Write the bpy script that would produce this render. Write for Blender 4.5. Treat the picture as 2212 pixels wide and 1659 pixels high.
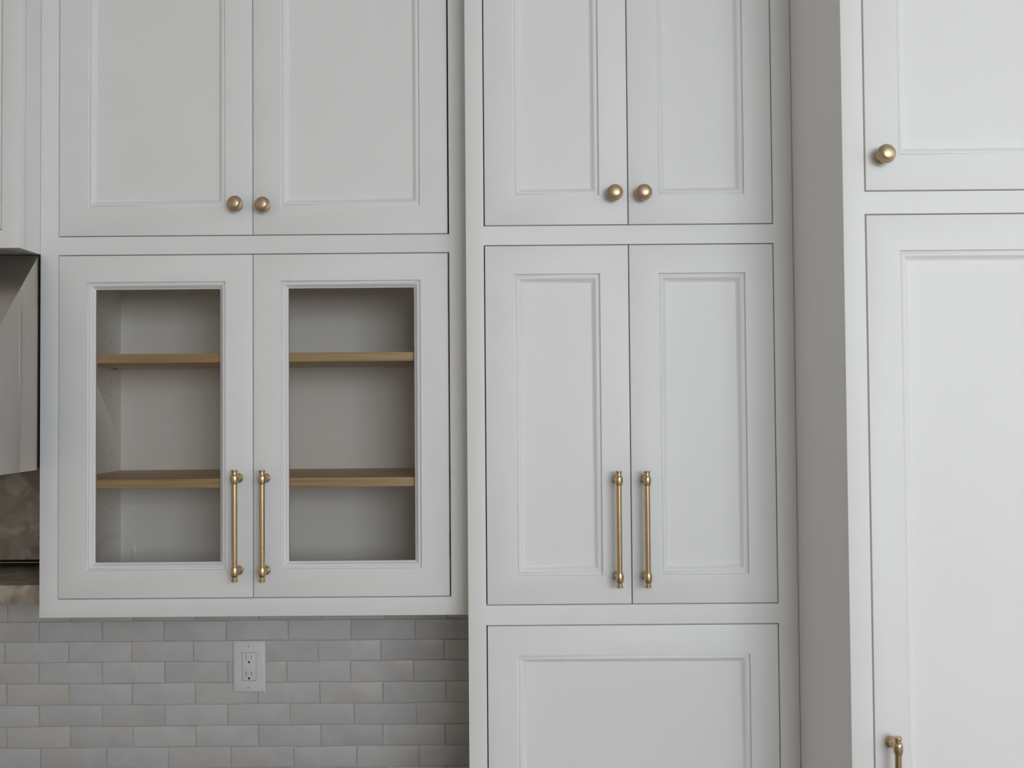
import bpy, bmesh, math, random
from mathutils import Vector, Matrix

random.seed(7)
sc = bpy.context.scene
for o in list(bpy.data.objects):
    bpy.data.objects.remove(o, do_unlink=True)
COL = sc.collection

# ------------------------------------------------------------------ camera
IMW, IMH, FPX = 2212.0, 1659.0, 2000.0
CAM_Z = 1.81
YAW, PITCH, ROLL = math.radians(0.0578), math.radians(1.3204), math.radians(-0.4503)


def cam_axes():
    cy, sy, cp, sp = math.cos(YAW), math.sin(YAW), math.cos(PITCH), math.sin(PITCH)
    f = Vector((-sy * cp, cy * cp, sp))
    r = Vector((cy, sy, 0))
    u = r.cross(f)
    c, s = math.cos(ROLL), math.sin(ROLL)
    return f, c * r + s * u, c * u - s * r


CF, CR, CU = cam_axes()
CAM = Vector((0, 0, CAM_Z))


def at(u, v, y):
    """photo pixel -> point on the plane that lies y metres in front of the camera"""
    d = CF + CR * ((u - IMW / 2) / FPX) - CU * ((v - IMH / 2) / FPX)
    return CAM + d * (y / d.y)


cam_data = bpy.data.cameras.new('camera')
cam_data.sensor_width = 36.0
cam_data.lens = 36.0 * FPX / IMW
cam_data.clip_start = 0.02
cam = bpy.data.objects.new('camera', cam_data)
COL.objects.link(cam)
m = Matrix((CR, CU, -CF)).transposed().to_4x4()
m.translation = CAM
cam.matrix_world = m
sc.camera = cam

# ------------------------------------------------------------------ world, light, exposure
world = bpy.data.worlds.new('sky')
sc.world = world
world.use_nodes = True
wb = world.node_tree.nodes['Background']
wb.inputs['Color'].default_value = (0.80, 0.89, 1.0, 1)
wb.inputs['Strength'].default_value = 1.0

ROOM_X0, ROOM_X1, ROOM_Y0, ROOM_Z1 = -2.6, 3.4, -2.8, 3.0
WIN = (0.42, 2.90, 1.60, 2.92)            # big window: x0, x1, z0, z1 in the wall behind the camera
FILL_WIN = (-0.4, 1.1, 1.45, 2.80)          # unseen right-wall window, added to brighten the hood's side: y0, y1, z0, z1


def area_light(name, loc, sx, sy, rot, energy, color):
    l = bpy.data.lights.new(name, 'AREA')
    l.shape = 'RECTANGLE'
    l.size, l.size_y = sx, sy
    l.energy = energy
    l.color = color
    o = bpy.data.objects.new(name, l)
    o.location = loc
    o.rotation_euler = rot
    COL.objects.link(o)
    return o


DAY = (0.845, 0.916, 1.0)
# daylight through the window behind the camera, then an added side fill lamp
area_light('daylight_and_fill', ((WIN[0] + WIN[1]) / 2, ROOM_Y0 - 0.12, (WIN[2] + WIN[3]) / 2), WIN[1] - WIN[0], WIN[3] - WIN[2],
           (math.radians(90), 0, 0), 111, DAY)
area_light('daylight_and_fill', (ROOM_X1 + 0.12, (FILL_WIN[0] + FILL_WIN[1]) / 2, (FILL_WIN[2] + FILL_WIN[3]) / 2), FILL_WIN[1] - FILL_WIN[0], FILL_WIN[3] - FILL_WIN[2],
           (math.radians(90), 0, math.radians(90)), 8, DAY)

sc.view_settings.view_transform = 'Standard'
sc.view_settings.look = 'None'
sc.view_settings.gamma = 1.0
sc.view_settings.use_curve_mapping = False
sc.view_settings.exposure = 0.0
try:
    sc.cycles.use_denoising = True
    sc.cycles.max_bounces = 10
    sc.cycles.diffuse_bounces = 6
    sc.cycles.transparent_max_bounces = 12
    sc.cycles.caustics_reflective = False
    sc.cycles.caustics_refractive = False
except Exception:
    pass

# ------------------------------------------------------------------ materials


def new_mat(name):
    mt = bpy.data.materials.new(name)
    mt.use_nodes = True
    nt = mt.node_tree
    b = nt.nodes['Principled BSDF']
    return mt, nt, b


def simple(name, color, rough=0.5, metal=0.0, spec=None):
    mt, nt, b = new_mat(name)
    b.inputs['Base Color'].default_value = (*color, 1)
    b.inputs['Roughness'].default_value = rough
    b.inputs['Metallic'].default_value = metal
    if spec is not None:
        b.inputs['Specular IOR Level'].default_value = spec
    return mt


def ramp(nt, stops):
    r = nt.nodes.new('ShaderNodeValToRGB')
    el = r.color_ramp.elements
    while len(el) < len(stops):
        el.new(0.5)
    for e, (p, c) in zip(el, stops):
        e.position = p
        e.color = (*c, 1)
    return r


def noise(nt, scale, detail=4, vec=None, dist=0.0):
    n = nt.nodes.new('ShaderNodeTexNoise')
    n.inputs['Scale'].default_value = scale
    n.inputs['Detail'].default_value = detail
    n.inputs['Distortion'].default_value = dist
    if vec is not None:
        nt.links.new(vec, n.inputs['Vector'])
    return n


def coords(nt, scale=(1, 1, 1), kind='Object'):
    tc = nt.nodes.new('ShaderNodeTexCoord')
    mp = nt.nodes.new('ShaderNodeMapping')
    mp.inputs['Scale'].default_value = scale
    nt.links.new(tc.outputs[kind], mp.inputs['Vector'])
    return mp.outputs['Vector']


def bump(nt, b, height, strength, distance=0.001):
    bp = nt.nodes.new('ShaderNodeBump')
    bp.inputs['Strength'].default_value = strength
    bp.inputs['Distance'].default_value = distance
    nt.links.new(height, bp.inputs['Height'])
    nt.links.new(bp.outputs['Normal'], b.inputs['Normal'])


def paint_material():
    mt, nt, b = new_mat('satin_paint')
    v = coords(nt, kind='Object')
    n = noise(nt, 6, 3, v)
    r = ramp(nt, [(0.3, (0.790, 0.787, 0.775)), (0.7, (0.805, 0.802, 0.790))])
    nt.links.new(n.outputs['Fac'], r.inputs['Fac'])
    nt.links.new(r.outputs['Color'], b.inputs['Base Color'])
    b.inputs['Roughness'].default_value = 0.45
    b.inputs['Specular IOR Level'].default_value = 0.35
    n2 = noise(nt, 500, 2, v)
    bump(nt, b, n2.outputs['Fac'], 0.03, 0.0004)
    return mt


def oak_material():
    mt, nt, b = new_mat('oak')
    v = coords(nt, (1.3, 14, 75), 'Object')
    n = noise(nt, 3.0, 6, v, 0.6)
    r = ramp(nt, [(0.25, (0.33, 0.185, 0.065)), (0.48, (0.55, 0.355, 0.150)), (0.75, (0.66, 0.46, 0.22))])
    nt.links.new(n.outputs['Fac'], r.inputs['Fac'])
    nt.links.new(r.outputs['Color'], b.inputs['Base Color'])
    b.inputs['Roughness'].default_value = 0.5
    bump(nt, b, n.outputs['Fac'], 0.15, 0.0005)
    return mt


def tile_material():
    mt, nt, b = new_mat('glazed_tile')
    oi = nt.nodes.new('ShaderNodeObjectInfo')
    v = coords(nt, kind='Object')
    add = nt.nodes.new('ShaderNodeVectorMath')
    add.operation = 'ADD'
    sc_ = nt.nodes.new('ShaderNodeVectorMath')
    sc_.operation = 'SCALE'
    sc_.inputs['Scale'].default_value = 37.0
    comb = nt.nodes.new('ShaderNodeCombineXYZ')
    for k in 'XYZ':
        nt.links.new(oi.outputs['Random'], comb.inputs[k])
    nt.links.new(comb.outputs['Vector'], sc_.inputs[0])
    nt.links.new(v, add.inputs[0])
    nt.links.new(sc_.outputs['Vector'], add.inputs[1])
    n = noise(nt, 11, 3, add.outputs['Vector'], 0.4)
    r1 = ramp(nt, [(0.30, (0.545, 0.535, 0.53)), (0.55, (0.605, 0.60, 0.595)), (0.74, (0.59, 0.55, 0.51))])
    nt.links.new(n.outputs['Fac'], r1.inputs['Fac'])
    r2 = ramp(nt, [(0.0, (0.92, 0.91, 0.90)), (0.45, (0.96, 0.965, 0.98)), (0.8, (1.0, 1.0, 1.0)), (1.0, (0.975, 0.945, 0.91))])
    nt.links.new(oi.outputs['Random'], r2.inputs['Fac'])
    mx = nt.nodes.new('ShaderNodeMix')
    mx.data_type = 'RGBA'
    mx.blend_type = 'MULTIPLY'
    mx.inputs[0].default_value = 1.0
    nt.links.new(r1.outputs['Color'], mx.inputs[6])
    nt.links.new(r2.outputs['Color'], mx.inputs[7])
    nt.links.new(mx.outputs[2], b.inputs['Base Color'])
    b.inputs['Roughness'].default_value = 0.33
    n2 = noise(nt, 28, 3, add.outputs['Vector'])
    bump(nt, b, n2.outputs['Fac'], 0.25, 0.0015)
    return mt


def stone_material(name, a, c, d, scale=22):
    mt, nt, b = new_mat(name)
    v = coords(nt, kind='Object')
    n = noise(nt, scale, 10, v, 0.9)
    r = ramp(nt, [(0.32, a), (0.5, c), (0.68, d)])
    nt.links.new(n.outputs['Fac'], r.inputs['Fac'])
    nt.links.new(r.outputs['Color'], b.inputs['Base Color'])
    b.inputs['Roughness'].default_value = 0.3
    return mt


def brass_material(name, rough, lo, hi):
    mt, nt, b = new_mat(name)
    v = coords(nt, (1, 1, 1), 'Object')
    n = noise(nt, 90, 3, v)
    r = ramp(nt, [(0.3, lo), (0.7, hi)])
    nt.links.new(n.outputs['Fac'], r.inputs['Fac'])
    nt.links.new(r.outputs['Color'], b.inputs['Base Color'])
    b.inputs['Metallic'].default_value = 1.0
    b.inputs['Roughness'].default_value = rough
    return mt


def steel_material():
    mt, nt, b = new_mat('brushed_steel')
    v = coords(nt, (4, 4, 300), 'Object')
    n = noise(nt, 5, 2, v)
    b.inputs['Base Color'].default_value = (0.62, 0.575, 0.53, 1)
    b.inputs['Metallic'].default_value = 1.0
    r = ramp(nt, [(0.3, (0.30, 0.30, 0.30)), (0.7, (0.38, 0.38, 0.38))])
    nt.links.new(n.outputs['Fac'], r.inputs['Fac'])
    nt.links.new(r.outputs['Color'], b.inputs['Roughness'])
    return mt


def glass_material():
    mt = bpy.data.materials.new('clear_glass')
    mt.use_nodes = True
    nt = mt.node_tree
    nt.nodes.clear()
    out = nt.nodes.new('ShaderNodeOutputMaterial')
    mix = nt.nodes.new('ShaderNodeMixShader')
    fr = nt.nodes.new('ShaderNodeFresnel')
    fr.inputs['IOR'].default_value = 1.5
    tr = nt.nodes.new('ShaderNodeBsdfTransparent')
    tr.inputs['Color'].default_value = (0.97, 0.965, 0.955, 1)
    gl = nt.nodes.new('ShaderNodeBsdfGlossy')
    gl.inputs['Roughness'].default_value = 0.0
    nt.links.new(fr.outputs['Fac'], mix.inputs['Fac'])
    nt.links.new(tr.outputs['BSDF'], mix.inputs[1])
    nt.links.new(gl.outputs['BSDF'], mix.inputs[2])
    nt.links.new(mix.outputs['Shader'], out.inputs['Surface'])
    return mt


def floor_material():
    mt, nt, b = new_mat('oak_floor')
    v = coords(nt, (1, 8, 1), 'Object')
    n = noise(nt, 2.0, 5, v, 0.4)
    r = ramp(nt, [(0.3, (0.34, 0.23, 0.13)), (0.7, (0.46, 0.33, 0.21))])
    nt.links.new(n.outputs['Fac'], r.inputs['Fac'])
    nt.links.new(r.outputs['Color'], b.inputs['Base Color'])
    b.inputs['Roughness'].default_value = 0.45
    return mt


PAINT = paint_material()
INTERIOR = simple('cabinet_interior_paint', (0.82, 0.81, 0.775), 0.6)
OAK = oak_material()
TILE = tile_material()
GROUT = simple('grout', (0.46, 0.41, 0.355), 0.9)
STONE = stone_material('taupe_stone', (0.25, 0.20, 0.15), (0.35, 0.29, 0.225), (0.50, 0.44, 0.37))
COUNTER = stone_material('counter_stone', (0.20, 0.175, 0.145), (0.26, 0.23, 0.195), (0.36, 0.33, 0.29), 3)
BRASS = brass_material('satin_brass', 0.27, (0.58, 0.435, 0.265), (0.64, 0.49, 0.31))
KNOB_BRASS = brass_material('brushed_brass', 0.42, (0.56, 0.435, 0.29), (0.61, 0.48, 0.33))
STEEL = steel_material()
GLASS = glass_material()
FLOOR = floor_material()
WALLP = simple('wall_paint', (0.86, 0.83, 0.78), 0.8)
WARMP = simple('warm_wall_paint', (0.88, 0.79, 0.68), 0.8)
CEILP = simple('ceiling_paint', (0.86, 0.86, 0.85), 0.9)
PLASTIC = simple('white_plastic', (0.74, 0.745, 0.755), 0.35)
HOLE = simple('pin_hole_shade', (0.16, 0.155, 0.15), 0.9)
DARK = simple('dark_recess', (0.01, 0.01, 0.01), 0.8)
DARKGAP = simple('dark_gap', (0.05, 0.045, 0.04), 0.5, 0.6)

# ------------------------------------------------------------------ mesh helpers


def finish(name, bm, mat, parent=None, smooth=None, loc=None):
    me = bpy.data.meshes.new(name)
    bmesh.ops.recalc_face_normals(bm, faces=bm.faces)
    bm.to_mesh(me)
    bm.free()
    me.materials.append(mat)
    if smooth is not None:
        for p in me.polygons:
            p.use_smooth = True
        me.set_sharp_from_angle(angle=math.radians(smooth))
    o = bpy.data.objects.new(name, me)
    COL.objects.link(o)
    if loc is not None:
        o.location = loc
    if parent is not None:
        o.parent = parent
    return o


def bm_box(bm, x0, x1, y0, y1, z0, z1, bev=0.0, seg=2):
    vs = [bm.verts.new((x, y, z)) for x in (x0, x1) for y in (y0, y1) for z in (z0, z1)]
    f = [(0, 1, 3, 2), (4, 6, 7, 5), (0, 4, 5, 1), (2, 3, 7, 6), (0, 2, 6, 4), (1, 5, 7, 3)]
    fs = [bm.faces.new([vs[i] for i in q]) for q in f]
    bmesh.ops.recalc_face_normals(bm, faces=fs)
    if bev > 0:
        es = list({e for q in fs for e in q.edges})
        bmesh.ops.bevel(bm, geom=es, offset=bev, segments=seg, affect='EDGES', profile=0.5)


def box(name, x0, x1, y0, y1, z0, z1, mat, parent=None, bev=0.0008):
    bm = bmesh.new()
    bm_box(bm, x0, x1, y0, y1, z0, z1, bev)
    return finish(name, bm, mat, parent, 40)


def plate_with_holes(name, x0, x1, z0, z1, y0, y1, holes, mat, parent, bev=0.0009):
    """flat frame (front at y0) with rectangular openings, one seamless mesh"""
    xs = sorted({x0, x1, *[h[0] for h in holes], *[h[1] for h in holes]})
    zs = sorted({z0, z1, *[h[2] for h in holes], *[h[3] for h in holes]})
    bm = bmesh.new()
    V = {}

    def vert(i, j, k):
        if (i, j, k) not in V:
            V[i, j, k] = bm.verts.new((xs[i], (y0, y1)[k], zs[j]))
        return V[i, j, k]

    def solid(i, j):
        if i < 0 or j < 0 or i >= len(xs) - 1 or j >= len(zs) - 1:
            return False
        cx, cz = (xs[i] + xs[i + 1]) / 2, (zs[j] + zs[j + 1]) / 2
        return not any(h[0] < cx < h[1] and h[2] < cz < h[3] for h in holes)
    for i in range(len(xs) - 1):
        for j in range(len(zs) - 1):
            if not solid(i, j):
                continue
            bm.faces.new([vert(i, j, 0), vert(i + 1, j, 0), vert(i + 1, j + 1, 0), vert(i, j + 1, 0)])
            bm.faces.new([vert(i, j, 1), vert(i, j + 1, 1), vert(i + 1, j + 1, 1), vert(i + 1, j, 1)])
            for di, dj, a, b in ((-1, 0, (i, j), (i, j + 1)), (1, 0, (i + 1, j + 1), (i + 1, j)),
                                 (0, -1, (i + 1, j), (i, j)), (0, 1, (i, j + 1), (i + 1, j + 1))):
                if not solid(i + di, j + dj):
                    bm.faces.new([vert(*a, 0), vert(*b, 0), vert(*b, 1), vert(*a, 1)])
    bmesh.ops.recalc_face_normals(bm, faces=bm.faces)
    if bev:
        es = [e for e in bm.edges if len(e.link_faces) == 2 and e.calc_face_angle(0) > 0.6
              and all(abs(v.co.y - y0) < 1e-6 for v in e.verts)]
        bmesh.ops.bevel(bm, geom=es, offset=bev, segments=2, affect='EDGES', profile=0.5)
    return finish(name, bm, mat, parent, 40)


def ring_loft(name, x0, x1, z0, z1, yface, prof, mat, parent, close=False, smooth=38):
    """nested rectangular loops: prof = (inset towards the middle, depth behind yface)"""
    bm = bmesh.new()
    loops = []
    for ins, d in prof:
        a, b, c, e = x0 + ins, x1 - ins, z0 + ins, z1 - ins
        loops.append([bm.verts.new(q) for q in ((a, yface + d, c), (b, yface + d, c), (b, yface + d, e), (a, yface + d, e))])
    n = len(loops)
    for k in range(n if close else n - 1):
        p, q = loops[k], loops[(k + 1) % n]
        for i in range(4):
            j = (i + 1) % 4
            bm.faces.new([p[i], p[j], q[j], q[i]])
    return finish(name, bm, mat, parent, smooth)


def lathe(bm, prof, origin, axis, seg=40):
    """prof: (radius, distance along axis)"""
    axis = Vector(axis).normalized()
    t = Vector((1, 0, 0)) if abs(axis.x) < 0.9 else Vector((0, 0, 1))
    e1 = axis.cross(t).normalized()
    e2 = axis.cross(e1)
    rings = []
    for r, h in prof:
        c = Vector(origin) + axis * h
        if r < 1e-6:
            rings.append([bm.verts.new(c)])
        else:
            rings.append([bm.verts.new(c + (e1 * math.cos(2 * math.pi * k / seg) + e2 * math.sin(2 * math.pi * k / seg)) * r)
                          for k in range(seg)])
    for a, b in zip(rings, rings[1:]):
        for k in range(seg):
            j = (k + 1) % seg
            if len(a) == 1 and len(b) == 1:
                continue
            if len(a) == 1:
                bm.faces.new([a[0], b[k], b[j]])
            elif len(b) == 1:
                bm.faces.new([a[k], a[j], b[0]])
            else:
                bm.faces.new([a[k], a[j], b[j], b[k]])


def thing(name, label, cat, loc=(0, 0, 0), group=None):
    o = bpy.data.objects.new(name, None)
    o.empty_display_size = 0.05
    o.location = loc
    COL.objects.link(o)
    o['label'] = label
    o['category'] = cat
    if group:
        o['group'] = group
    return o


def tag(o, label, cat, group=None):
    o['label'] = label
    o['category'] = cat
    if group:
        o['group'] = group
    return o


def struct(o):
    o['kind'] = 'structure'
    return o


# ------------------------------------------------------------------ main planes and the measured grid
YA, YB, YC, YH = 1.940, 1.8563, 1.5746, 1.8583
YT = 2.262                    # face of the tiles
YW = 2.270                    # wall behind them
TOPZ = ROOM_Z1
Z = lambda r: CAM_Z + r

# ------------------------------------------------------------------ room shell
struct(box('floor', ROOM_X0, ROOM_X1, ROOM_Y0, YW + 0.1, -0.05, 0.0, FLOOR, bev=0))
struct(box('ceiling', ROOM_X0, ROOM_X1, ROOM_Y0, YW + 0.1, TOPZ, TOPZ + 0.05, CEILP, bev=0))
wall_back = struct(box('wall_back', ROOM_X0, ROOM_X1, YW, YW + 0.1, 0, TOPZ, GROUT, bev=0))
struct(box('wall_left', ROOM_X0 - 0.1, ROOM_X0, ROOM_Y0, YW + 0.1, 0, TOPZ, WARMP, bev=0))
struct(plate_with_holes('wall_front', ROOM_X0 - 0.1, ROOM_X1 + 0.1, 0, TOPZ, ROOM_Y0, ROOM_Y0 - 0.1, [WIN], WALLP, None, 0))
wl = struct(plate_with_holes('wall_right', ROOM_Y0, YW + 0.1, 0, TOPZ, 0.0, -0.1, [FILL_WIN], WALLP, None, 0))
wl.matrix_world = Matrix(((0, -1, 0, ROOM_X1), (1, 0, 0, 0), (0, 0, 1, 0), (0, 0, 0, 1)))


def window_frame(name, w, nx, y):
    xs = [w[0] + 0.04 + (w[1] - w[0] - 0.08) * i / nx for i in range(nx + 1)]
    holes = [(xs[i] + 0.02, xs[i + 1] - 0.02, w[2] + 0.06, w[3] - 0.06) for i in range(nx)]
    return struct(plate_with_holes(name, w[0], w[1], w[2], w[3], y - 0.02, y - 0.08, holes, PAINT, None, 0.002))


window_frame('window_1', WIN, 3, ROOM_Y0)
window_frame('added_fill_window', FILL_WIN, 2, 0.0).matrix_world = wl.matrix_world  # frame round the added side fill lamp

# ------------------------------------------------------------------ hardware
KNOB_PROF = [(0.0, 0.0), (0.0106, 0.0), (0.0110, 0.0014), (0.0104, 0.0028), (0.0074, 0.0044), (0.0062, 0.009), (0.0064, 0.0130), (0.0078, 0.0160),
             (0.0124, 0.0184), (0.0154, 0.0202), (0.0162, 0.0216), (0.0162, 0.0230), (0.0156, 0.0240), (0.0148, 0.0242), (0.0141, 0.0236),
             (0.0140, 0.0246), (0.0141, 0.0258), (0.0135, 0.0268), (0.0127, 0.0270), (0.0120, 0.0264), (0.0119, 0.0276), (0.0118, 0.0294),
             (0.0113, 0.0308), (0.0102, 0.0320), (0.0084, 0.0328), (0.0060, 0.0334), (0.0030, 0.0338), (0.0, 0.0339)]
PULL_OUT = 0.030
CC = 0.096


def half_pull():
    b = CC
    return [(0.0056, 0.0), (0.0056, b - 0.0105), (0.0068, b - 0.0100), (0.0077, b - 0.006), (0.0081, b - 0.001), (0.0079, b + 0.004),
            (0.0072, b + 0.0075), (0.0066, b + 0.0085), (0.0054, b + 0.009), (0.0054, b + 0.0145), (0.0066, b + 0.0152),
            (0.0070, b + 0.0165), (0.0067, b + 0.0178), (0.0058, b + 0.0186), (0.0, b + 0.0190)]


def make_knob(parent, u, v, yplane):
    c = at(u, v, yplane - 0.0265)
    bm = bmesh.new()
    lathe(bm, KNOB_PROF, (c.x, yplane, c.z), (0, -1, 0), 48)
    return finish('knob', bm, KNOB_BRASS, parent, 50)


def make_pull(parent, u, v, yplane):
    c = at(u, v, yplane - PULL_OUT)
    yb = yplane - PULL_OUT
    bm = bmesh.new()
    lathe(bm, half_pull(), (c.x, yb, c.z), (0, 0, 1), 32)
    lathe(bm, half_pull(), (c.x, yb, c.z), (0, 0, -1), 32)
    bmesh.ops.remove_doubles(bm, verts=[v for v in bm.verts if abs(v.co.z - c.z) < 1e-6], dist=1e-5)
    for s in (1, -1):
        lathe(bm, [(0.0, 0.0), (0.0098, 0.0), (0.0100, 0.0012), (0.0094, 0.0028), (0.0080, 0.0036), (0.0079, 0.0046), (0.0066, 0.0056),
                   (0.0054, 0.0068), (0.0050, 0.0120), (0.0050, PULL_OUT - 0.004)],
              (c.x, yplane, c.z + s * CC), (0, -1, 0), 32)
    return finish('pull_handle', bm, BRASS, parent, 45)


# ------------------------------------------------------------------ doors
MOLD = [(0.0, 0.0008), (0.0003, 0.0056), (0.0016, 0.0064), (0.0028, 0.0060), (0.0038, 0.0046), (0.0054, 0.0038), (0.0074, 0.0042),
        (0.0098, 0.0062), (0.0124, 0.0092), (0.0150, 0.0118), (0.0170, 0.0128), (0.0176, 0.0132)]
MOLD_GLASS = [(i * 0.80, d) for i, d in MOLD]


def make_door(parent, x0, x1, z0, z1, yf, o, glass=False, interior_back=None):
    """inset door: frame with a moulded opening o = (x0, x1, z0, z1), flat panel or pane"""
    ox0, ox1, oz0, oz1 = o
    T = 0.020
    bm = bmesh.new()
    b = 0.0011
    outer = [(x0, x1, z0, z1, T), (x0, x1, z0, z1, b), (x0 + b * 0.3, x1 - b * 0.3, z0 + b * 0.3, z1 - b * 0.3, b * 0.3),
             (x0 + b, x1 - b, z0 + b, z1 - b, 0)]
    inner = [(ox0 - 0.0005, ox1 + 0.0005, oz0 - 0.0005, oz1 + 0.0005, 0), (ox0, ox1, oz0, oz1, 0.0008), (ox0, ox1, oz0, oz1, T)]
    loops = []
    for a, c, e, g, d in outer + inner:
        loops.append([bm.verts.new(q) for q in ((a, yf + d, e), (c, yf + d, e), (c, yf + d, g), (a, yf + d, g))])
    n = len(loops)
    for k in range(n):
        p, q = loops[k], loops[(k + 1) % n]
        for i in range(4):
            j = (i + 1) % 4
            bm.faces.new([p[i], p[j], q[j], q[i]])
    d = finish('door', bm, PAINT, parent, 40)
    prof = MOLD_GLASS if glass else MOLD
    last = prof[-1]
    ring_loft('molding', ox0, ox1, oz0, oz1, yf, prof + [(last[0], T - 0.001), (0.0, T - 0.001)], PAINT, d, close=True)
    e = last[0] - 0.0015
    if glass:
        pn = box('glass_pane', ox0 + e, ox1 - e, yf + 0.0136, yf + 0.0166, oz0 + e, oz1 - e, GLASS, d, bev=0)
        pn['label'] = 'clear glass pane'
    else:
        box('panel', ox0 + e, ox1 - e, yf + 0.0128, yf + 0.0185, oz0 + e, oz1 - e, PAINT, d, bev=0)
    return d


G = 0.0011        # half the gap round a door

# ================================================================== upper cabinet with glass doors
A = thing('upper_cabinet', 'white wall cabinet with two glass-paned doors under two solid panel doors, over the tile backsplash', 'cabinet',
          (-0.54, YA, Z(-0.4356)))


def adopt(root):
    off = Vector(root.location)
    for c in root.children:
        c.location = Vector(c.location) - off


aL, aR = -0.9918, -0.0932
aG0, aGm, aG1 = -0.9535, -0.5450, -0.1338
aH1, aH2, aH3, aB = Z(0.3623), Z(0.3223), Z(-0.3972), Z(-0.4356)
ATOP = TOPZ - 0.10
holesA = [(aG0 - 0.0011, aG1 + 0.0017, aH1 - G, ATOP + G), (aG0 - 0.0011, aG1 + 0.0017, aH3 - G, aH2 + G)]
plate_with_holes('face_frame', aL, aR, aB, TOPZ - 0.002, YA, YA + 0.021, holesA, PAINT, A)
inL, inR = -0.9568, -0.1250
box('side_panel', aL + 0.0005, inL, YA + 0.0215, YW - 0.001, aB, TOPZ - 0.002, INTERIOR, A, 0)
box('side_panel', inR, aR - 0.0005, YA + 0.0215, YW - 0.001, aB, TOPZ - 0.002, INTERIOR, A, 0)
box('back_panel', inL, inR, YW - 0.011, YW - 0.001, aB, TOPZ - 0.002, INTERIOR, A, 0)
box('bottom_panel', inL, inR, YA + 0.0215, YW - 0.011, aB, aH3 - 0.003, INTERIOR, A, 0)
box('divider_panel', inL, inR, YA + 0.0215, YW - 0.011, aH2 + 0.003, aH1 - 0.003, INTERIOR, A, 0)
box('top_panel', inL, inR, YA + 0.0215, YW - 0.011, TOPZ - 0.04, TOPZ - 0.002, INTERIOR, A, 0)
mt_u, mb_u = ATOP - 0.059, Z(0.4231)
aM = (-0.8947, -0.6034, -0.4874, -0.1935)
mt_g, mb_g = Z(0.2650), Z(-0.3376)
d1 = make_door(A, aG0 + 0.0011, aGm - G, aH1 + G, ATOP, YA, (aM[0], aM[1], mb_u, mt_u))
d2 = make_door(A, aGm + G, aG1 - 0.0017, aH1 + G, ATOP, YA, (aM[2], aM[3], mb_u, mt_u))
d3 = make_door(A, aG0 + 0.0011, aGm - G, aH3 + G, aH2 - G, YA, (aM[0], aM[1], mb_g, mt_g), True)
d4 = make_door(A, aGm + G, aG1 - 0.0017, aH3 + G, aH2 - G, YA, (aM[2], aM[3], mb_g, mt_g), True)
make_knob(d1, 505.7, 438.5, YA)
make_knob(d2, 565.5, 440.5, YA)
make_pull(d3, 506.5, 1136, YA)
make_pull(d4, 566.0, 1136, YA)
# thin dark boxes stand in for the deep shade in the right-hand gap
for zz in (Z(0.235), Z(-0.29)):
    box('gap_shade', aG1 - 0.0015, aG1 + 0.0015, YA + 0.004, YA + 0.018, zz - 0.028, zz + 0.028, DARKGAP, d4, 0)
# oak shelves on pins
SH = 0.0192
for zb in (Z(0.0962), Z(-0.1503) - SH):
    s = box('shelf', inL + 0.001, inR - 0.001, YA + 0.0252, YW - 0.013, zb, zb + SH, OAK, A, 0.0006)
    s['label'] = 'oak shelf board'
    for px in (inL, inR):
        for py in (2.010, 2.212):
            bm = bmesh.new()
            dx = 0.011 if px < -0.5 else -0.011
            lathe(bm, [(0, 0), (0.0026, 0), (0.0026, abs(dx)), (0, abs(dx))], (px, py, zb - 0.0030), (1 if dx > 0 else -1, 0, 0), 14)
            finish('shelf_pin', bm, STEEL, s, 40)
for zb, ks in ((Z(0.0962), (2, -1, -2)), (Z(-0.1503) - SH, (2, 1, -1, -2))):
    for k in ks:
        bm = bmesh.new()
        lathe(bm, [(0, 0.0002), (0.0017, 0.0002), (0.0020, 0.0)], (inL, 2.202, zb - 0.003 + 0.0322 * k), (1, 0, 0), 12)
        finish('pin_hole', bm, HOLE, A, None)
adopt(A)

# ================================================================== tall cabinet in the middle
B = thing('tall_cabinet', 'tall white cabinet between the others, knobs above and long pulls below', 'cabinet', (0.237, YB, 0))
bL, bR = -0.0926, 0.5656
bG0, bGm, bG1 = -0.0555, 0.2347, 0.5253
bH1, bH2, bH3, bH4 = Z(0.3618), Z(0.3216), Z(-0.3982), Z(-0.4392)
BLOW, BTOE = 0.965, 0.92
holesB = [(bG0 - G, bG1 + G, bH1 - G, ATOP + G), (bG0 - G, bG1 + G, bH3 - G, bH2 + G), (bG0 - G, bG1 + G, BLOW - G, bH4 + G),
          (bG0 - G, bG1 + G, 0.14, 0.92)]
plate_with_holes('face_frame', bL, bR, 0.10, TOPZ - 0.002, YB, YB + 0.021, holesB, PAINT, B)
box('side_panel', bL, bL + 0.02, YB + 0.0212, YW - 0.001, 0.0, TOPZ - 0.002, PAINT, B, 0)
box('side_panel', bR - 0.02, bR, YB + 0.0212, YW - 0.001, 0.0, TOPZ - 0.002, PAINT, B, 0)
box('back_panel', bL + 0.02, bR - 0.02, YW - 0.011, YW - 0.001, 0.0, TOPZ - 0.002, INTERIOR, B, 0)
for z0, z1 in ((bH3 - 0.030, bH3 - 0.005), (bH2 + 0.005, bH1 - 0.005), (TOPZ - 0.03, TOPZ - 0.002), (0.925, 0.955), (0.1, 0.13)):
    box('divider_panel', bL + 0.02, bR - 0.02, YB + 0.0212, YW - 0.011, z0, z1, INTERIOR, B, 0)
bM = (0.0037, 0.1764, 0.2937, 0.4684)
bmu, bmt, bmb, bmp = Z(0.4221), Z(0.2634), Z(-0.3396), Z(-0.4993)
e1 = make_door(B, bG0 + G, bGm - G, bH1 + G, ATOP, YB, (bM[0], bM[1], bmu, mt_u))
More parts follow.
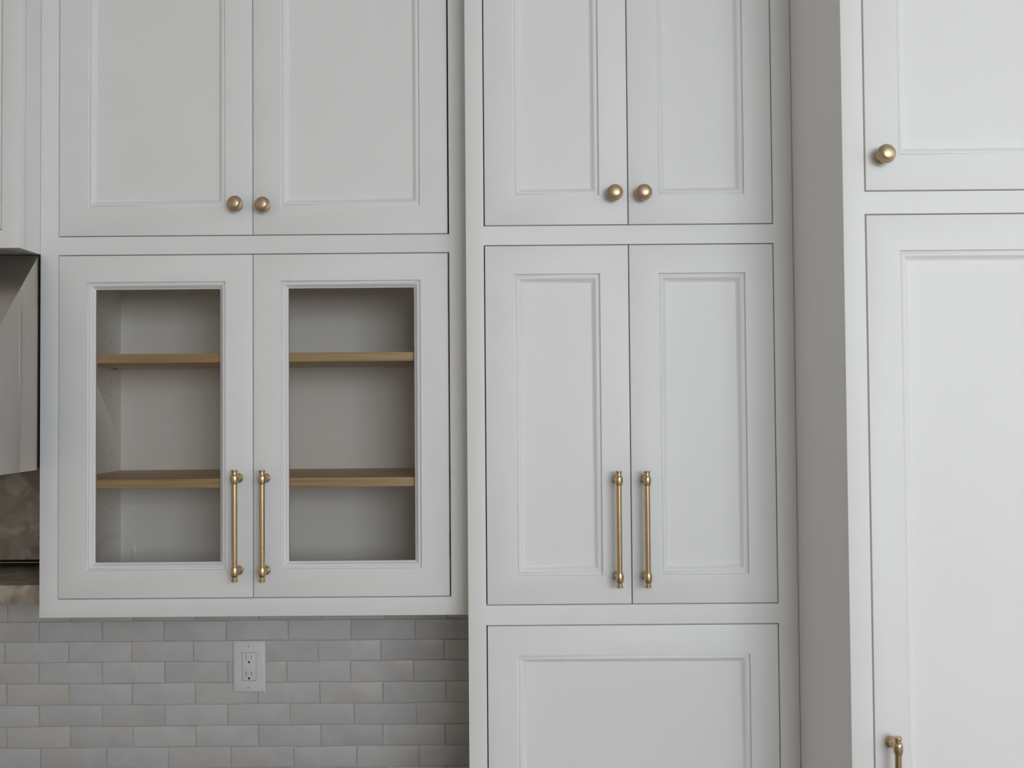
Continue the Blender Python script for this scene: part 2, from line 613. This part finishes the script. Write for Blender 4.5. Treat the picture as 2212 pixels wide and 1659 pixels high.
e2 = make_door(B, bGm + G, bG1 - G, bH1 + G, ATOP, YB, (bM[2], bM[3], bmu, mt_u))
e3 = make_door(B, bG0 + G, bGm - G, bH3 + G, bH2 - G, YB, (bM[0], bM[1], bmb, bmt))
e4 = make_door(B, bGm + G, bG1 - G, bH3 + G, bH2 - G, YB, (bM[2], bM[3], bmb, bmt))
e5 = make_door(B, bG0 + G, bG1 - G, BLOW + G, bH4 - G, YB, (bM[0], bM[3], BLOW + 0.06, bmp))
e6 = make_door(B, bG0 + G, bGm - G, 0.141, 0.919, YB, (bM[0], bM[1], 0.20, 0.86))
e7 = make_door(B, bGm + G, bG1 - G, 0.141, 0.919, YB, (bM[2], bM[3], 0.20, 0.86))
make_knob(e1, 1329.2, 414.3, YB)
make_knob(e2, 1392.1, 413.9, YB)
make_pull(e3, 1337.7, 1143.5, YB)
make_pull(e4, 1399.0, 1143.5, YB)
adopt(B)

# ================================================================== deep cabinet at the right
C = thing('deep_cabinet', 'deep white floor-to-ceiling cabinet projecting past its neighbour, with one knob and one pull', 'cabinet', (0.87, YC, 0))
cL, cR = 0.5662, 1.19
cG0, cG1 = 0.6045, 1.150
cH1, cH2 = Z(0.3615), Z(0.3210)
holesC = [(cG0 - 0.0014, cG1 + G, cH1 - G, ATOP + G), (cG0 - 0.0014, cG1 + G, 0.14, cH2 + G)]
plate_with_holes('face_frame', cL, cR, 0.10, TOPZ - 0.002, YC, YC + 0.021, holesC, PAINT, C)
box('side_panel', cL, cL + 0.02, YC + 0.0212, YW - 0.001, 0.0, TOPZ - 0.002, PAINT, C, 0)
box('side_panel', cR - 0.02, cR, YC + 0.0212, YW - 0.001, 0.0, TOPZ - 0.002, PAINT, C, 0)
box('back_panel', cL + 0.02, cR - 0.02, YW - 0.011, YW - 0.001, 0.0, TOPZ - 0.002, INTERIOR, C, 0)
for z0, z1 in ((cH2 + 0.005, cH1 - 0.005), (TOPZ - 0.03, TOPZ - 0.002), (0.1, 0.13)):
    box('divider_panel', cL + 0.02, cR - 0.02, YC + 0.0212, YW - 0.011, z0, z1, INTERIOR, C, 0)
cM0, cM1 = 0.6620, 1.092
g1 = make_door(C, cG0 + 0.0014, cG1 - G, cH1 + G, ATOP, YC, (cM0, cM1, Z(0.4214), mt_u))
g2 = make_door(C, cG0 + 0.0014, cG1 - G, 0.141, cH2 - G, YC, (cM0, cM1, 0.20, Z(0.2590)))
make_knob(g1, 1917.0, 330.5, YC)
pt = at(1940, 1594, YC - PULL_OUT)
# the pull's top end shows at the lower edge of the picture; its middle lies half a length further down
make_pull(g2, 1940.5 + 1.6, 1594 + 0.115 / (YC - PULL_OUT) * FPX, YC)
adopt(C)

# ================================================================== cabinet over the hood
Hc = thing('hood_cover_cabinet', 'white cabinet above the steel range hood, with its front standing forward', 'cabinet', (-1.45, YH, Z(0.3252)))
hR, hL = aL - 0.0006, -1.95
hB = Z(0.3252)
hd = at(2, 495.5, YH)
hG1, hG0, hZ = hd.x, hL + 0.036, hd.z
plate_with_holes('face_frame', hL, hR, hB, TOPZ - 0.002, YH, YH + 0.021, [(hG0 - G, hG1 + G, hZ - G, ATOP + G)], PAINT, Hc)
box('side_panel', hR - 0.02, hR, YH + 0.0205, YW - 0.001, hB, TOPZ - 0.002, PAINT, Hc, 0)
box('side_panel', hL, hL + 0.02, YH + 0.0205, YW - 0.001, hB, TOPZ - 0.002, PAINT, Hc, 0)
box('bottom_panel', hL + 0.02, hR - 0.02, YH + 0.0212, YW - 0.001, hB + 0.0005, hB + 0.018, PAINT, Hc, 0)
box('top_panel', hL + 0.02, hR - 0.02, YH + 0.0212, YW - 0.001, TOPZ - 0.03, TOPZ - 0.002, PAINT, Hc, 0)
hm = (hG0 + hG1) / 2
make_door(Hc, hm + G, hG1 - G, hZ + G, ATOP, YH, (hm + 0.06, hG1 - 0.06, hZ + 0.06, mt_u))
make_door(Hc, hG0 + G, hm - G, hZ + G, ATOP, YH, (hG0 + 0.06, hm - 0.06, hZ + 0.06, mt_u))
adopt(Hc)

# ================================================================== steel range hood
RH = thing('range_hood', 'brushed steel range hood with a sloping front under the white cover', 'hood', (-1.45, YW, Z(-0.14)))
sx = -0.9955
p_top, p_slope, p_bot = at(82, 553, 1.9396), at(0, 700.4, 1.797), at(80, 1016, 1.94)
zt, zb = hB - 0.0025, p_bot.z
slope = (p_slope.z - p_top.z) / (p_slope.y - p_top.y)      # rise per metre of depth
yf0 = p_top.y + (zt - p_top.z) / slope                      # where the slope meets the cover
ylip = 1.62
zlip = p_top.z + (ylip - p_top.y) * slope
yseam = 1.866
T = 0.0015


def side_poly(y_a, y_b):
    """outline of the hood's side between two depths, y_a nearer the wall"""
    pts = [(y_a, zb + 0.0008), (y_a, zt if y_a >= yf0 else p_top.z + (y_a - p_top.y) * slope)]
    if y_b < yf0 < y_a:
        pts.append((yf0, zt))
    if y_b >= ylip and y_b < yf0:
        pts.append((y_b, p_top.z + (y_b - p_top.y) * slope))
    if y_b <= ylip:
        pts += [(ylip, zlip)]
    pts.append((y_b, zb + 0.0008))
    out = []
    for q in pts:
        if not out or (Vector(q) - Vector(out[-1])).length > 1e-5:
            out.append(q)
    return out


def prism_x(name, poly, x0, x1, mat, parent, bev=0.0005):
    bm = bmesh.new()
    a = [bm.verts.new((x0, y, z)) for y, z in poly]
    b = [bm.verts.new((x1, y, z)) for y, z in poly]
    n = len(poly)
    bm.faces.new(a)
    bm.faces.new(b[::-1])
    for i in range(n):
        j = (i + 1) % n
        bm.faces.new([a[i], b[i], b[j], a[j]])
    bmesh.ops.recalc_face_normals(bm, faces=bm.faces)
    if bev:
        bmesh.ops.bevel(bm, geom=list(bm.edges), offset=bev, segments=2, affect='EDGES', profile=0.5)
    return finish(name, bm, mat, parent, 40)


for xa, xb in ((sx - T, sx), (hL + 0.004, hL + 0.004 + T)):
    prism_x('side_panel', side_poly(YW - 0.03, yseam + 0.0012), xa, xb, STEEL, RH, 0.0002)
    prism_x('side_panel', side_poly(yseam - 0.0006, ylip), xa, xb, STEEL, RH, 0.0002)
    box('side_seam', xa + 0.0002, xb - 0.0009 if xb > -1.2 else xb - 0.0002, yseam - 0.0016, yseam + 0.0022, zb + 0.002, p_top.z + (yseam - p_top.y) * slope - 0.004, STEEL, RH, 0)
pl = [(yf0, zt), (ylip, zlip), (ylip - 0.0012, zlip), (yf0 - 0.0012, zt)]
prism_x('front_panel', pl, hL + 0.004, sx, STEEL, RH, 0)
prism_x('front_lip', [(ylip, zlip - 0.0005), (ylip, zb), (ylip - 0.0012, zb), (ylip - 0.0012, zlip - 0.0005)], hL + 0.004, sx, STEEL, RH, 0)
prism_x('underside', [(YW - 0.03, zb + 0.004), (YW - 0.03, zb + 0.0055), (ylip + 0.001, zb + 0.0055), (ylip + 0.001, zb + 0.004)], hL + 0.008, sx - 0.004, STEEL, RH, 0)
adopt(RH)

# ================================================================== stone behind the range
zs1 = at(40, 1209.5, 2.236).z
slab = box('stone_slab', hL, aL - 0.002, 2.240, YW - 0.001, zs1, zb + 0.12, STONE, None, 0.0006)
tag(slab, 'taupe veined stone slab on the wall below the range hood', 'backsplash')
zrail = at(40, 1215.5, 2.240).z
yl = 2.0
zl_top = at(40, 1264.5, yl).z
zl_bot = at(40, 1306.5, yl).z
ledge = tag(box('stone_ledge', hL, aL - 0.002, yl, YW - 0.001, zl_bot, zl_top, STONE, None, 0.0012), 'taupe stone ledge projecting from the wall just below the brass strip', 'ledge')
rail = thing('brass_strip', 'thin brass trim strip in the dark groove between stone slab and ledge', 'trim', (-1.45, 2.25, zrail))
box('channel', hL, aL - 0.002, 2.262, YW - 0.001, zl_top + 0.0002, zs1 - 0.0002, DARK, rail, 0)
bm = bmesh.new()
lathe(bm, [(0, 0), (0.0027, 0), (0.0027, aL - 0.004 - hL), (0, aL - 0.004 - hL)], (hL, 2.2425, zrail), (1, 0, 0), 16)
finish('rod', bm, BRASS, rail, 40)
for k in range(4):
    box('bracket', hL + 0.1 + 0.24 * k, hL + 0.106 + 0.24 * k, 2.243, 2.2622, zrail - 0.001, zrail + 0.001, BRASS, rail, 0)
adopt(rail)

# ================================================================== tiles: pieces of the back wall
ROWS = [1296.5, 1340, 1384, 1428.5, 1474.4, 1520.6, 1567, 1612.8, 1658.6]
JOINTS = [[16.5, 152, 288, 423],
          [84.6, 221, 354, 488.5, 622.9, 758.4, 896.4],
          [10.6, 148, 283.7, 418, 552.5, 687, 823, 959.8],
          [84.6, 221, 355.7, 491, 619, 756.6, 894.3],
          [15, 149, 286, 422, 556.8, 691, 827.4, 963.7],
          [84.6, 221, 356.8, 491.8, 626.8, 765, 899.5],
          [14.6, 151.6, 288, 423.8, 558.7, 692.9, 827.4, 962],
          [88, 230, 363.7, 498.8, 634.7, 771, 906],
          [18, 153, 290, 426, 561, 696, 831, 966]]
zrow = [at(500, v, YT).z for v in ROWS]
zrow.append(zrow[-1] - 0.0519)
ROWS.append(1705)


def tile_mesh(k):
    rnd = random.Random(100 + k)
    bm = bmesh.new()
    nx, nz = 5, 4
    us = [-0.5, -0.475, 0.0, 0.475, 0.5]
    ws = [-0.5, -0.43, 0.43, 0.5]
    g = {}
    for i in range(nx):
        for j in range(nz):
            edge = i in (0, nx - 1) or j in (0, nz - 1)
            x, z = us[i] * 0.1505, ws[j] * 0.0500
            if edge:
                x += rnd.uniform(-0.0011, 0.0011)
                z += rnd.uniform(-0.0011, 0.0011)
            y = -0.0080 + (0.0010 if edge else rnd.uniform(-0.0004, 0.0004))
            g[i, j] = bm.verts.new((x, y, z))
    for i in range(nx - 1):
        for j in range(nz - 1):
            bm.faces.new([g[i, j], g[i + 1, j], g[i + 1, j + 1], g[i, j + 1]])
    ring = [(i, 0) for i in range(nx)] + [(nx - 1, j) for j in range(1, nz)] + [(i, nz - 1) for i in range(nx - 2, -1, -1)] + \
           [(0, j) for j in range(nz - 2, 0, -1)]
    back = [bm.verts.new((g[q].co.x, 0.0, g[q].co.z)) for q in ring]
    n = len(ring)
    for a in range(n):
        b_ = (a + 1) % n
        bm.faces.new([g[ring[a]], g[ring[b_]], back[b_], back[a]])
    bmesh.ops.recalc_face_normals(bm, faces=bm.faces)
    me = bpy.data.meshes.new('tile')
    bm.to_mesh(me)
    bm.free()
    me.materials.append(TILE)
    for p in me.polygons:
        p.use_smooth = True
    me.set_sharp_from_angle(angle=math.radians(55))
    return me


gb = box('grout_bed', -1.95, bL - 0.0003, YT + 0.0016, YW - 0.0002, 0.9065, aB + 0.03, GROUT, wall_back, 0)
TM = [tile_mesh(k) for k in range(8)]
rt = random.Random(5)
ledge_right = aL - 0.002
for r in range(len(ROWS) - 1):
    j = [at(u, (ROWS[r] + ROWS[r + 1]) / 2, YT).x for u in JOINTS[min(r, len(JOINTS) - 1)]]
    pitch = 0.1530
    while j[0] > -1.95:
        j.insert(0, j[0] - pitch)
    while j[-1] < bL - 0.01:
        j.append(min(j[-1] + pitch, bL - 0.0005) if j[-1] + pitch > bL - 0.03 else j[-1] + pitch)
    z1, z0 = zrow[r], zrow[r + 1]
    for x0, x1 in zip(j, j[1:]):
        x1 = min(x1, bL - 0.0005)
        w = x1 - x0
        if w < 0.02:
            continue
        if z1 > zl_bot and x0 < ledge_right:
            if x0 > -1.2 and x1 > ledge_right:
                continue
            zz1 = zl_bot - 0.001
        else:
            zz1 = z1
        if zz1 > aB and x1 > aL:
            zz1 = aB - 0.001 if x1 > aL + 0.02 and x0 > aL - 0.16 else zz1
        h = zz1 - z0
        if h < 0.008:
            continue
        o = bpy.data.objects.new('tile', rt.choice(TM))
        o.parent = wall_back
        o.location = ((x0 + x1) / 2, YW - rt.uniform(0.0, 0.0010) - 0.0004, (zz1 + z0) / 2)
        o.scale = ((w - 0.0024) / 0.1505, 1, (h - 0.0022) / 0.0500)
        o.rotation_euler = (rt.uniform(-0.008, 0.008), rt.uniform(-0.003, 0.003), rt.uniform(-0.004, 0.004))
        if rt.random() < 0.5:
            o.rotation_euler[1] += math.pi
        COL.objects.link(o)

# ================================================================== outlet
yo = YT - 0.001
tl, tr, bl_, br_ = at(503.8, 1385, yo), at(572.3, 1384, yo), at(506.3, 1494.5, yo), at(574.8, 1492.5, yo)
ocx = (tl.x + tr.x + bl_.x + br_.x) / 4
ocz = (tl.z + tr.z + bl_.z + br_.z) / 4
OW, OH = 0.0790, 0.1240
outlet = thing('wall_outlet', 'white duplex electrical outlet in a wide plate on the tile backsplash', 'outlet', (ocx, yo, ocz))
holes = [(-0.0168, 0.0168, -0.0338, 0.0338)]
bm = bmesh.new()
loops = []
for x, z, y in ((OW / 2, OH / 2, 0.0), (OW / 2, OH / 2, -0.0022), (OW / 2 - 0.0012, OH / 2 - 0.0012, -0.0040), (OW / 2 - 0.0045, OH / 2 - 0.0045, -0.0058),
                (0.0173, 0.0341, -0.0060), (0.0173, 0.0341, -0.001)):
    loops.append([bm.verts.new(q) for q in ((-x, y, -z), (x, y, -z), (x, y, z), (-x, y, z))])
for p, q in zip(loops, loops[1:]):
    for i in range(4):
        k = (i + 1) % 4
        bm.faces.new([p[i], p[k], q[k], q[i]])
bm.faces.new(loops[-1])
finish('plate', bm, PLASTIC, outlet, 30)
bm = bmesh.new()
bm_box(bm, -0.0166, 0.0166, -0.0064, -0.0012, -0.0334, 0.0334, 0.0009)
rec = finish('receptacle', bm, PLASTIC, outlet, 40)
for s in (1, -1):
    cz = 0.0196 * s + 0.0008
    for dx, hh in ((-0.0064, 0.0050), (0.0062, 0.0042)):
        box('slot', dx - 0.00055, dx + 0.00055, -0.0066, -0.0060, cz - hh + 0.003, cz + hh + 0.003, DARK, rec, 0)
    bm = bmesh.new()
    lathe(bm, [(0, 0), (0.0025, 0), (0.0025, 0.0006), (0, 0.0006)], (0.0003, -0.0060, cz - 0.0088), (0, -1, 0), 16)
    finish('ground_hole', bm, DARK, rec, None)
for zz in (0.0492, -0.0492):
    bm = bmesh.new()
    lathe(bm, [(0.0033, 0.0), (0.0033, 0.0006), (0.0026, 0.0012), (0.0, 0.0014)], (0, -0.0058, zz), (0, -1, 0), 18)
    sw = finish('screw', bm, PLASTIC, outlet, 40)
    box('screw_slot', -0.0004, 0.0004, -0.0074, -0.0070, zz - 0.0024, zz + 0.0024, DARKGAP, sw, 0)

# ================================================================== below and behind the frame: counter, base units, island, tap
ct = box('countertop', hL - 0.8, bL - 0.001, 1.62, YW - 0.001, 0.876, 0.906, COUNTER, None, 0.002)
tag(ct, 'taupe stone countertop below the tile backsplash', 'countertop')
BC = thing('base_cabinet', 'white base cabinet under the taupe countertop', 'cabinet', (-1.2, 1.65, 0))
x0b, x1b = hL - 0.78, bL - 0.002
nb = 6
wd = (x1b - x0b) / nb
holesD = [(x0b + wd * i + 0.02, x0b + wd * (i + 1) - 0.02, 0.14, 0.84) for i in range(nb)]
plate_with_holes('face_frame', x0b, x1b, 0.10, 0.875, 1.65, 1.671, holesD, PAINT, BC)
box('body', x0b, x1b, 1.70, YW - 0.001, 0.10, 0.875, PAINT, BC, 0)
box('toe_kick', x0b, x1b, 1.72, YW - 0.001, 0.0, 0.099, PAINT, BC, 0)
for h in holesD:
    make_door(BC, h[0] + 0.002, h[1] - 0.002, h[2] + 0.002, h[3] - 0.002, 1.65, (h[0] + 0.06, h[1] - 0.06, h[2] + 0.06, h[3] - 0.06))
adopt(BC)

IS = thing('kitchen_island', 'white kitchen island with a taupe stone top facing the tall cabinets', 'island', (-0.6, 0.0, 0))
box('body', -2.1, 0.9, -0.50, 0.50, 0.0, 0.874, PAINT, IS, 0.002)
box('top', -2.15, 0.95, -0.55, 0.55, 0.875, 0.905, COUNTER, IS, 0.002)
adopt(IS)
FA = thing('faucet', 'tall gooseneck brass faucet on the kitchen island', 'faucet', (-1.52, 0.2, 0.906))
bm = bmesh.new()
lathe(bm, [(0, 0), (0.026, 0), (0.026, 0.006), (0.017, 0.012), (0.015, 0.06), (0.012, 0.065), (0.011, 0.30)], (-1.52, 0.2, 0.906), (0, 0, 1), 24)
finish('stem', bm, BRASS, FA, 45)
pts = [(-1.52, 1.20)] + [(-1.595 + 0.075 * math.cos(t * math.pi / 14), 1.22 + 0.085 * math.sin(t * math.pi / 14)) for t in range(15)] + [(-1.67, 1.12)]
bm = bmesh.new()
rings = []
for i, (px, pz) in enumerate(pts):
    a_, b_ = pts[max(i - 1, 0)], pts[min(i + 1, len(pts) - 1)]
    tx, tz = b_[0] - a_[0], b_[1] - a_[1]
    ln = math.hypot(tx, tz)
    nx_, nz_ = -tz / ln, tx / ln
    rings.append([bm.verts.new((px + nx_ * 0.0105 * math.cos(q * math.pi / 8), 0.2 + 0.0105 * math.sin(q * math.pi / 8), pz + nz_ * 0.0105 * math.cos(q * math.pi / 8)))
                  for q in range(16)])
for a_, b_ in zip(rings, rings[1:]):
    for q in range(16):
        bm.faces.new([a_[q], a_[(q + 1) % 16], b_[(q + 1) % 16], b_[q]])
bm.faces.new(rings[0])
bm.faces.new(rings[-1])
finish('spout', bm, BRASS, FA, 50)
adopt(FA)
